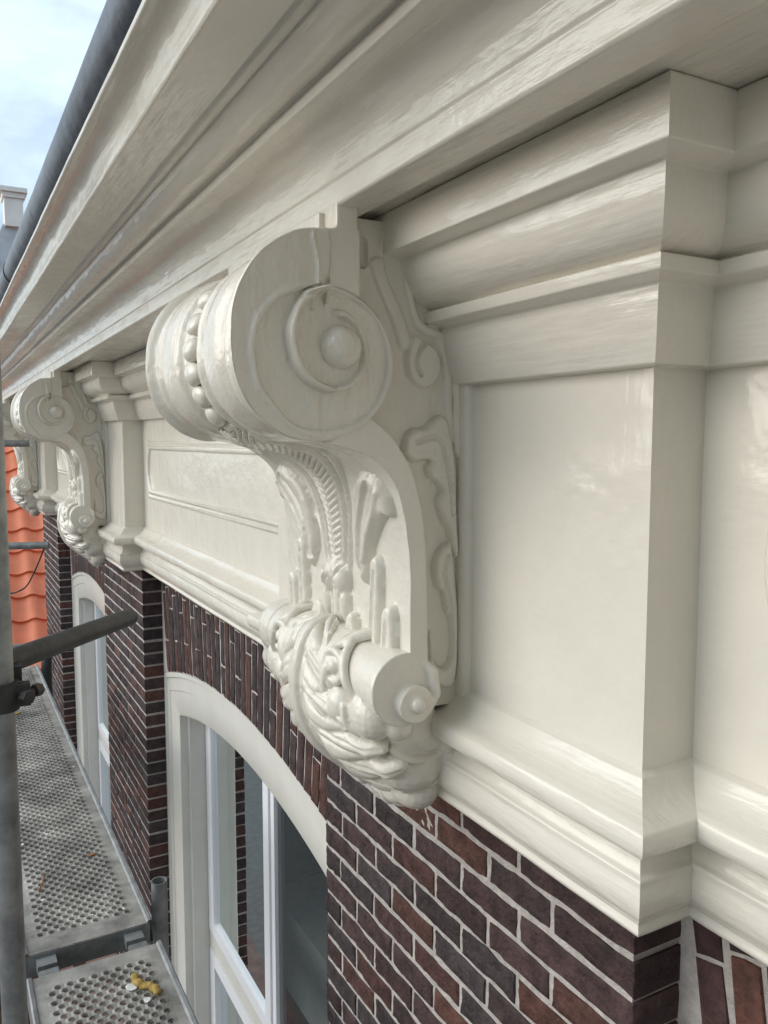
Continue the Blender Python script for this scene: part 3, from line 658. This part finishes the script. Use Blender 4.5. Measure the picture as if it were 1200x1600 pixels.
# acanthus leaf that wraps the roll and drops to the wall
mb = MB()
def sw(pts, r0, r1=None, mid=None, seg=10):
    q = smooth_line(pts, 5); n = len(q); t = np.linspace(0, 1, n)
    r1 = r0 if r1 is None else r1; m_ = mid or (r0+r1)/2
    rr = np.where(t < .5, r0+(m_-r0)*t*2, m_+(r1-m_)*(t-.5)*2); mb.tube([tuple(a) for a in q], list(rr), seg=seg)
mb.tube([(RX-.004, -.10, RZ-.004), (RX-.004, .10, RZ-.004)], [.066, .066], seg=32)
mb.ellip((.610, 0, -.425), (.052, .12, .056)); mb.ellip((.655, 0, -.480), (.070, .165, .055)); mb.ellip((.700, 0, -.555), (.060, .155, .072)); mb.ellip((.722, 0, -.60), (.036, .10, .062))
for s in (-1, 1):
    # collar ridges over the roll
    sw([(.662, s*.150, -.345), (.625, s*.140, -.322), (.575, s*.112, -.345), (.556, s*.100, -.388), (.562, s*.085, -.43)], .011, .010)
    sw([(.650, s*.120, -.328), (.610, s*.118, -.325), (.572, s*.140, -.350), (.560, s*.160, -.385), (.575, s*.178, -.42)], .007, .009)
    # eyed curl beside the middle
    c = np.array((.563, s*.118, -.374)); ring = [(c[0]-.004*math.cos(t)-.002, c[1]+.026*math.cos(t), c[2]+.026*math.sin(t)) for t in np.linspace(0, 5.4, 14)]
    mb.tube(ring, .0075, seg=8); mb.ellip(tuple(c), (.014, .015, .015))
    # lobes
    mb.ellip((.598, s*.188, -.438), (.040, .046, .045)); mb.ellip((.580, s*.118, -.440), (.032, .034, .036)); mb.ellip((.622, s*.222, -.448), (.026, .026, .030))
    sw([(.556, s*.060, -.405), (.548, s*.070, -.44), (.560, s*.095, -.468), (.585, s*.118, -.470)], .010, .008)
    sw([(.562, s*.150, -.43), (.564, s*.155, -.462), (.585, s*.17, -.480)], .006, .006)
    # folds falling back to the wall
    for k, (v0, v1, z0, z1) in enumerate([(.195, .196, -.500, -.520), (.185, .192, -.515, -.548), (.165, .180, -.525, -.575), (.140, .162, -.533, -.600), (.110, .138, -.543, -.622), (.075, .105, -.550, -.640), (.040, .060, -.556, -.652)]):
        sw([(.622+.004*k, s*v0, z0), (.655+.004*k, s*(v0+.006), (z0*.6+z1*.4)-.014), (.700, s*((v0+v1)/2), z1-.010), (.742, s*v1, z1)], .006, .007, .0095, seg=8)
    mb.ellip((.690, s*.145, -.545), (.062, .060, .058)); mb.ellip((.668, s*.185, -.470), (.050, .034, .050)); mb.ellip((.715, s*.120, -.600), (.045, .055, .050)); mb.ellip((.742, s*.190, -.530), (.024, .028, .036)); mb.ellip((.730, s*.198, -.510), (.020, .020, .020)); mb.ellip((.70, s*.19, -.50), (.04, .022, .02))
    sw([(.700, s*.12, -.635), (.72, s*.10, -.650), (.738, s*.06, -.662)], .010, .012)
    mb.ellip((.705, s*.075, -.630), (.030, .040, .026))
mb.ellip((.722, 0, -.655), (.026, .05, .022))
o = bpart(mb, 'leaf_scrollwork'); fuse(o, 0.0026, 4)
# acanthus leaf: profile followed over the roll and back to the wall, lobed edge, ribs and veins cut in
LP = resamp(smooth_line([(.612, -.326), (.582, -.330), (.560, -.350), (.548, -.385), (.542, -.430), (.548, -.480), (.570, -.528), (.604, -.568), (.650, -.606), (.700, -.640), (.748, -.664)], 8), 190)
ls = np.linspace(0, 1, 190)[:, None]; lu = np.linspace(-1, 1, 161)[None, :]; au = np.abs(lu)
Wb = np.interp(ls, [0, .12, .25, .38, .50, .62, .75, .88, 1], [.050, .088, .120, .165, .200, .212, .190, .150, .095])
ph = (ls*7.2-au*1.15)
lob = np.abs(np.sin(math.pi*(ls*7.2-1.15)))**.7
W2 = Wb*(.80+.20*lob)
AV = au*W2; AVs = lu*W2; LS = ls*np.ones_like(lu); AU = au*np.ones_like(ls)
fr = ph % 1.0
lh = 0.010*np.sin(math.pi*np.clip(fr, 0, 1))**.8*sst(AU, .16, .40)            # each lobe swells between its cuts
lh -= 0.008*np.exp(-((np.minimum(fr, 1-fr))/.055)**2)*sst(AU, .14, .34)         # cut between lobes
lh -= 0.004*np.exp(-((fr-.5)/.07)**2)*sst(AU, .2, .5)                          # vein down each lobe
rib = .013+.012*LS
lh += 0.013*np.sqrt(np.clip(1-(AV/rib)**2, 0, 1))+0.0035*np.exp(-((AV-rib*1.5)/.004)**2)
lh -= 0.0035*np.exp(-(AV/.0035)**2)
lh += 0.008*np.exp(-((AU-.90)/.07)**2)                                          # turned-up rim
cam_ = -.055*AU**3.2*Wb/.2                                                     # falls away to the sides
lh += wob(np.stack([LS*.4, AVs, AVs*0], -1), 50, .0009)
dL = np.gradient(LP, axis=0); nL = np.stack([dL[:, 1], -dL[:, 0]], -1); nL /= np.linalg.norm(nL, axis=1)[:, None]
cen_ = np.array([.66, -.44]); sg = np.sign(((LP-cen_)*nL).sum(1)); nL *= sg[:, None]
off = lh+cam_
PL = np.stack([LP[:, 0][:, None]+nL[:, 0][:, None]*off, AVs, LP[:, 1][:, None]+nL[:, 1][:, None]*off], -1)
mb = MB(); mb.grid(PL, flip=False)
for j in (0, -1):
    e0 = PL[:, j]; inn = e0.copy(); inn[:, 0] += .02; inn[:, 1] *= .93; inn[:, 2] += .012; mid_ = e0.copy(); mid_[:, 0] -= nL[:, 0]*.008; mid_[:, 2] -= nL[:, 1]*.008; mid_[:, 1] *= 1.01
    mb.grid(np.stack([e0, mid_, inn]), flip=(j == 0))
bpart(mb, 'acanthus_leaf')
src = brk
def copy_bracket(y):
    r = src.copy(); C.objects.link(r); r.parent = house; r.matrix_parent_inverse = Matrix.Translation(HOFF); r.location = (0.756, y, 0)
    for ch in list(src.children):
        c = ch.copy(); C.objects.link(c); c.parent = r
        for g in list(ch.children):
            d = g.copy(); C.objects.link(d); d.parent = c
for k in (-1, 1, 2):
    copy_bracket(YM+STEP*k)
for ch in [c for c in C.objects if c.name.startswith('bead')]:   # beads hang from the bracket directly (thing > part > sub-part)
    ch.parent = ch.parent.parent

# ------------------------------------------------------------------ scaffold
ZD = -1.40
def deck(y0, y1, x0, x1, name, label, group, dz=0.0):
    root = thing(name, label, 'scaffold deck', ((x0+x1)/2, y0, ZD-0.06+dz), group); ox, oy, oz = (x0+x1)/2, y0, ZD-0.06+dz
    mb = MB(); pitch_x, pitch_y, r = 0.0300, 0.0200, 0.0092
    m = 0.030; nx = int((x1-x0-2*m)/pitch_x); ny = int((y1-y0-0.13)/pitch_y); xs0 = (x0+x1)/2-nx*pitch_x/2; ys0 = y0+0.075; zt = ZD+dz
    K = 10
    for j in range(ny):
        ny_ = pitch_y
        yc = ys0+(j+.5)*pitch_y; off = (pitch_x/2 if j % 2 else 0)
        for i in range(nx-(1 if j % 2 else 0)):
            xc = xs0+(i+.5)*pitch_x+off; hx, hy = pitch_x/2, pitch_y/2
            sq = []
            for k in range(K):
                t = 2*math.pi*(k+.5)/K; c_, s_ = math.cos(t), math.sin(t); q = min(hx/abs(c_) if c_ else 9, hy/abs(s_) if s_ else 9); sq.append((xc+q*c_, yc+q*s_, zt))
            # add the four cell corners exactly
            ang = sorted([(math.atan2(p[1]-yc, p[0]-xc) % (2*math.pi), p, True) for p in sq]+[(math.atan2(b, a) % (2*math.pi), (xc+a, yc+b, zt), False) for a in (-hx, hx) for b in (-hy, hy)])
            outer = [p for _, p, _ in ang]; n = len(outer)
            inner = []
            for (t, p, _) in ang: inner.append((xc+r*math.cos(t), yc+r*math.sin(t), zt+0.0014))
            low = [(xc+(x-xc)*.93, yc+(y-yc)*.93, zt-0.006) for x, y, _ in inner]
            fs = [(k, (k+1) % n, (k+1) % n+n, k+n) for k in range(n)]+[(k+n, (k+1) % n+n, (k+1) % n+2*n, k+2*n) for k in range(n)]
            mb.add(outer+inner+low, fs)
        if j % 2:
            for xa in (xs0, xs0+nx*pitch_x-pitch_x/2): mb.add([(xa, yc-pitch_y/2, zt), (xa+pitch_x/2, yc-pitch_y/2, zt), (xa+pitch_x/2, yc+pitch_y/2, zt), (xa, yc+pitch_y/2, zt)], [(0, 1, 2, 3)])
    xe, ye = xs0+nx*pitch_x, ys0+ny*pitch_y
    for a, b in (((x0, y0), (x1, ys0)), ((x0, ye), (x1, y1)), ((x0, ys0), (xs0, ye)), ((xe, ys0), (x1, ye))):
        mb.add([(a[0], a[1], zt), (b[0], a[1], zt), (b[0], b[1], zt), (a[0], b[1], zt)], [(0, 1, 2, 3)])
    for v in mb.v: v -= (ox, oy, oz)
    mb.build('deck_plate', M['deck'], root, smooth=False)
    for xa in (x0, x1):
        mb = MB(); s = 1 if xa == x1 else -1
        pr = [(0, .0), (s*.004, .006), (s*.012, .0075), (s*.016, .003), (s*.016, -.06), (-s*.01, -.062)]
        P = np.array([[(xa+a-s*.008-ox, y-oy, zt+b-oz) for a, b in pr] for y in (y0, y1)]); mb.grid(P, flip=s > 0); mb.build('side_rail', M['steel'], root, smooth=False)
    for ya, s in ((y0, -1), (y1, 1)):
        mb = MB(); mb.box((x0-ox+.001, min(ya, ya+s*.003)-oy, zt-.062-oz), (x1-ox-.001, max(ya, ya+s*.003)-oy, zt-.0015-oz)); mb.build('end_plate', M['steel'], root, smooth=False)
        for xa in (x0+.05, x1-.05):
            mb = MB(); mb.box((xa-.025-ox, min(ya+s*.004, ya+s*.045)-oy, zt-.038-oz), (xa+.025-ox, max(ya+s*.004, ya+s*.045)-oy, zt-.012-oz)); mb.build('hook', M['steel'], root, smooth=False)
    return root
deck(2.30, 5.37, 0.150, 0.482, 'scaffold_deck', 'long perforated grey metal scaffold deck beyond the seam, running away past the second window', 'perforated scaffold decks')
deck(-0.90, 2.19, 0.150, 0.482, 'scaffold_deck', 'nearer perforated metal scaffold deck at the bottom edge, carrying the lump of yellow foam', 'perforated scaffold decks')
def tube_thing(name, label, cat, pts, r, m, hollow=False, group=None, extra=None):
    base = pts[0]; root = thing(name, label, cat, base, group); mb = MB(); P = [tuple(np.array(p)-np.array(base)) for p in pts]
    if hollow:
        mb.tube(P, r, seg=24, caps=False); mb.tube(P[::-1], r-.0035, seg=24, caps=False)
        n = (Vector(P[-1])-Vector(P[-2])).normalized(); u = n.orthogonal().normalized(); w = n.cross(u); ri = []
        for q in (r, r-.0035): ri.append([tuple(Vector(P[-1])+(u*math.cos(t)+w*math.sin(t))*q) for t in np.linspace(0, 2*math.pi, 25)])
        mb.grid(np.array(ri))
    else: mb.tube(P, r, seg=24)
    o = mb.build('tube', m, root, sharp=40)
    return root
# standard at the left edge, with coupler
post = tube_thing('scaffold_post', 'upright grey scaffold tube cut by the left edge of the photo', 'scaffold post', [(.088, 1.72, -9.0), (.088, 1.72, 1.6)], .0242, M['steel'])
tie_a, tie_b = Vector((.098, 1.775, -.450)), Vector((.448, 2.295, -.494))
tie = tube_thing('scaffold_tie_tube', 'dark weathered tube with an open end, reaching from the left post towards the brick pier', 'scaffold tube', [tuple(tie_a-(tie_b-tie_a)*.12), tuple(tie_b)], .0242, M['dark_steel'], hollow=True)
mb = MB(); d = (tie_b-tie_a).normalized()
pz = tie_b-d*.03-(tie_a-(tie_b-tie_a)*.12); mb.tube([tuple(pz+Vector((-.012, -.026, 0))), tuple(pz+Vector((.012, .026, 0)))], .009, seg=12); mb.build('locking_pin', M['dark_steel'], tie)
cp = thing('tube_coupler', 'steel coupler with a bolt clamped round the left post under the dark tube', 'coupler', (.088, 1.72, -.50))
mb = MB(); mb.tube([(0, 0, -.028), (0, 0, .028)], .033, seg=28); mb.box((.018, -.018, -.022), (.052, .006, .022)); mb.box((.0, .015, .02), (.04, .065, .05)); mb.build('clamp', M['dark_steel'], cp, sharp=40)
mb = MB(); mb.tube([(.04, -.030, 0), (.062, .010, 0)], .0075, seg=10); mb.build('bolt', M['dark_steel'], cp)
mb = MB(); mb.tube([(.048, -.040, 0), (.040, -.026, 0)], .014, seg=6); mb.tube([(.060, .002, 0), (.072, .012, 0)], .013, seg=6); mb.build('nut', M['dark_steel'], cp, smooth=False)
# spigot beside the wall, transom under the seam, foot wedge at the post
stub = tube_thing('scaffold_tube_stub', 'short upright open-topped grey tube between the deck and the brick pier', 'scaffold tube', [(.540, 2.427, -3.2), (.540, 2.427, -1.352)], .0242, M['steel'], hollow=True)
mb = MB(); mb.tube([(-.0235, -.004, 1.72), (-.0255, -.0045, 1.72)], .006, seg=12); mb.build('pin_hole', M['rubber'], stub)
tr = tube_thing('scaffold_transom', 'dark cross tube carrying both decks at the seam', 'scaffold tube', [(.02, 2.245, -1.468), (.47, 2.245, -1.468)], .0242, M['dark_steel'])
bl = tube_thing('scaffold_base_ledger', 'dark ledger tube clamped low on the left post', 'scaffold tube', [(.045, 1.66, -1.10), (.045, 5.4, -1.10)], .0002+.024, M['steel'])
bpy.data.objects.remove(bl.children[0]); bpy.data.objects.remove(bl)
f2 = tube_thing('scaffold_guard_tube', 'far horizontal grey tube in front of the orange tiles, at the foot of the scroll', 'scaffold tube', [(.15, 6.60, -.781), (.69, 6.42, -.781)], .027, M['steel'])
f3 = tube_thing('scaffold_guard_tube', 'far horizontal pale grey tube in front of the orange tiles, high beside the farthest bracket', 'scaffold tube', [(.10, 6.68, -.033), (.60, 6.58, -.033)], .025, M['steel'])
f4 = tube_thing('scaffold_guard_post', 'thin far upright blue grey post standing before the orange roof', 'scaffold post', [(.520, 7.4, -3.4), (.520, 7.4, -1.73)], .035, M['steel'])
mb = MB(); pts = [(.66, 6.43, -.80), (.60, 6.45, -.95), (.54, 6.5, -1.08), (.48, 6.5, -1.12), (.42, 6.55, -1.14), (.20, 6.6, -1.15)]; mb.tube([tuple(p) for p in smooth_line(pts)], .006, seg=6)
o = mb.build('cable', M['rubber']); tag(o, 'thin dark cable drooping from the far tube across the orange tiles', 'cable')

# tarp and strap at the far end of the deck
mb = MB()
for k in range(9):
    mb.ellip((rng.uniform(.12, .40), 6.1+rng.uniform(-.15, .3), -1.62+rng.uniform(-.12, .10)), (rng.uniform(.08, .14), .13, rng.uniform(.08, .16)))
o = mb.build('tarp_bundle', M['tarp']); fuse(o, .02, 3); tag(o, 'crumpled white net tarp heaped at the far end of the scaffold', 'tarp')
mb = MB(); mb.tube([(.10, 5.95, -1.60), (.25, 5.93, -1.53), (.42, 5.95, -1.58)], .014, seg=8); mb.tube([(.12, 5.93, -1.66), (.45, 5.93, -1.64)], .012, seg=8)
tag(mb.build('strap', M['red']), 'red strap lying over the white tarp heap', 'strap')
mb = MB(); mb.tube([(.60, 6.0, -3.4), (.60, 6.0, -1.6), (.61, 6.0, -1.45)], .035, seg=12); tag(mb.build('downpipe', M['rubber']), 'black upright pipe between the far end of the deck and the last pier', 'pipe')

# litter on the decks
def lump(name, label, cat, c, r, m, n=6, group=None, vox=None):
    mb = MB()
    for k in range(n): mb.ellip((rng.normal(0, r[0]*.5), rng.normal(0, r[1]*.5), rng.uniform(0, r[2])), (r[0]*.45, r[1]*.45, r[2]*.8), nu=8, nv=6)
    o = mb.build(name, m); o.location = c
    if vox: fuse(o, vox, 1)
    tag(o, label, cat, group); return o
mb = MB()
for k in range(10):
    t = k/9; mb.ellip((.005*math.sin(t*7)-.0, t*.090-.05, .008+.004*math.sin(k*2.3)), (.011, .012, .008), nu=10, nv=7)
o = mb.build('foam_scrap', M['foam']); fuse(o, .0035, 0); o.location = (.405, 2.02, ZD+.001); o.rotation_euler = (0, 0, R(28)); tag(o, 'lump of yellow foam on the near scaffold deck', 'foam')
def chip(name, label, cat, c, s, m, group=None):
    mb = MB(); n = 7; t = np.linspace(0, 2*math.pi, n, endpoint=False); rr = s*rng.uniform(.5, 1.1, n)
    top = [(r_*math.cos(a_), r_*math.sin(a_)*.7, s*rng.uniform(.05, .30)) for r_, a_ in zip(rr, t)]; bot = [(x, y, z-s*.08) for x, y, z in top]
    mb.add(top+bot, [tuple(range(n)), tuple(range(2*n-1, n-1, -1))]+[(k, (k+1) % n, (k+1) % n+n, k+n)[::-1] for k in range(n)])
    o = mb.build(name, m, smooth=False); o.location = c; o.rotation_euler = (0, 0, rng.uniform(0, 6)); tag(o, label, cat, group); return o
chip('paint_flake', 'white paint flake lying beside the yellow foam', 'paint flake', (.375, 2.03, ZD+.002), .022, M['chip'])
chip('paint_flake', 'small white flake below the yellow foam', 'paint flake', (.40, 1.965, ZD+.002), .014, M['chip'])
for k in range(34):
    y = 2.4+rng.uniform(0, 1)**1.3*2.6; x = .30+abs(rng.normal(0, .09))*rng.choice([-1, 1]); x = min(max(x, .17), .465)
    chip('paint_flake', 'tiny white paint flake scattered on the far deck', 'paint flake', (x, y, ZD+.001), rng.uniform(.003, .009), M['chip'], 'paint flakes on the far deck')
chip('dry_leaf', 'brown dry leaf on the far deck near its right edge', 'leaf', (.40, 2.78, ZD+.002), .017, M['leafm'])
mb = MB(); mb.tube([(0, 0, .004), (.02, .06, .006), (.024, .10, .004)], .0022, seg=6); o = mb.build('twig', M['leafm']); o.location = (.215, 2.62, ZD); tag(o, 'thin brown twig on the left part of the far deck', 'twig')
chip('straw_scrap', 'yellowish scrap of straw far along the deck by the post', 'straw', (.285, 4.45, ZD+.003), .030, M['foam'])

# ------------------------------------------------------------------ beyond the house
nb = thing('neighbour_house', 'neighbouring house with bright orange tiled roof behind the far end', 'house', (1.5, 13, -9))
def nbp(mb, name, m, parent=nb, **k):
    for v in mb.v: v -= (1.5, 13, -9)
    return mb.build(name, m, parent, **k)
mb = MB(); yb0, zb0, yt0, zt0 = 10.2, -3.07, 14.6, 1.35; sl_len = math.hypot(yt0-yb0, zt0-zb0); nc = int(sl_len/.355); dy, dz = (yt0-yb0)/nc, (zt0-zb0)/nc
xs_ = np.arange(.15, 5.5, .02); n_ = np.array([0, -dz, dy])/math.hypot(dy, dz)
for c in range(nc):
    ph = (xs_/.30) % 1
    prof = np.where(ph < .55, .045*np.sin(ph/.55*math.pi), -.018*np.sin((ph-.55)/.45*math.pi))
    jit = .006*math.sin(c*3.1)
    rows = []
    for t, lift in ((0, .0), (0, .038), (.5, .018), (1.06, .0)):
        base = np.stack([xs_+.0, np.full_like(xs_, yb0+dy*(c+t)), np.full_like(xs_, zb0+dz*(c+t)+jit*0)], -1); rows.append(base+n_*(prof+lift)[:, None])
    mb.grid(np.array(rows), flip=True)
nbp(mb, 'tiled_roof', M['tile'], sharp=45)
mb = MB(); mb.box((.15, 10.6, -9), (5.5, 16, -3.2)); nbp(mb, 'wall', M['farbrick'], smooth=False)
mb = MB(); pr = [(.35, 1.1), (.60, 2.45), (.86, 2.85), (.98, 3.14), (1.28, 3.14), (1.40, 2.85), (2.3, 1.1)]; mb.prism_y(pr[::-1], 13.4, 15.2)
nbp(mb, 'lead_dormer', M['lead'], smooth=False)
mb = MB(); mb.box((1.00, 13.3, 3.10), (1.25, 13.62, 3.54)); mb.box((.975, 13.27, 3.50), (1.275, 13.65, 3.575)); mb.box((.94, 13.23, 3.576), (1.31, 13.69, 3.64)); nbp(mb, 'chimney', M['stone'], smooth=False)

fh = thing('unseen_shade_house', 'tall unseen house added behind the viewer to shade the facade returns', 'house', (-1.5, -2.6, -9))  # added out of view to block sky light coming from behind the camera
mb = MB(); mb.box((-5.5, -8, 0), (4.5, 0, 14.5)); mb.build('wall', M['plaster'], fh, smooth=False)
mb = MB(); mb.prism_y([(-5.7, 14.52), (4.7, 14.52), (-.5, 18.5)], -8.1, .1); mb.build('roof', M['lead'], fh, smooth=False)
# ground, canal-side street, houses across the way
def sheet(name, x0, x1, y0, y1, z, m):
    mb = MB(); mb.add([(x0, y0, z), (x1, y0, z), (x1, y1, z), (x0, y1, z)], [(0, 1, 2, 3)]); o = mb.build(name, m, smooth=False); tag(o, kind='structure'); return o
sheet('ground', -250, 250, -250, 250, -9.02, M['asphalt']); sheet('pavement', -2.4, .9, -40, 60, -9.0, M['pave'])
for k in range(6):
    y = -16+k*8; hgt_ = [-.6, -1.0, -1.6, -.4, -1.2, -1.8][k]
    op = thing('street_house', ['red brown', 'tall brown', 'low dark', 'wide brown', 'tallest dark', 'last small'][k]+' brick house across the street, seen only in reflections', 'house', (-16, y+4, -9), 'houses across the street')
    mb = MB(); mb.box((-6, -3.98, 0), (0, 3.98, 9+hgt_)); mb.build('wall', M['farbrick'], op, smooth=False)
    for fz in (1.5, 4.6, 7.7):
        for wy in (-2.3, 0, 2.3):
            mb = MB(); mb.box((.005, wy-.55, fz), (.04, wy+.55, fz+1.9)); w_ = mb.build('window', M['paint_white'], op, smooth=False)
            mb = MB(); mb.box((.042, wy-.45, fz+.1), (.05, wy+.45, fz+1.8)); mb.build('pane', M['farglass'], w_, smooth=False)
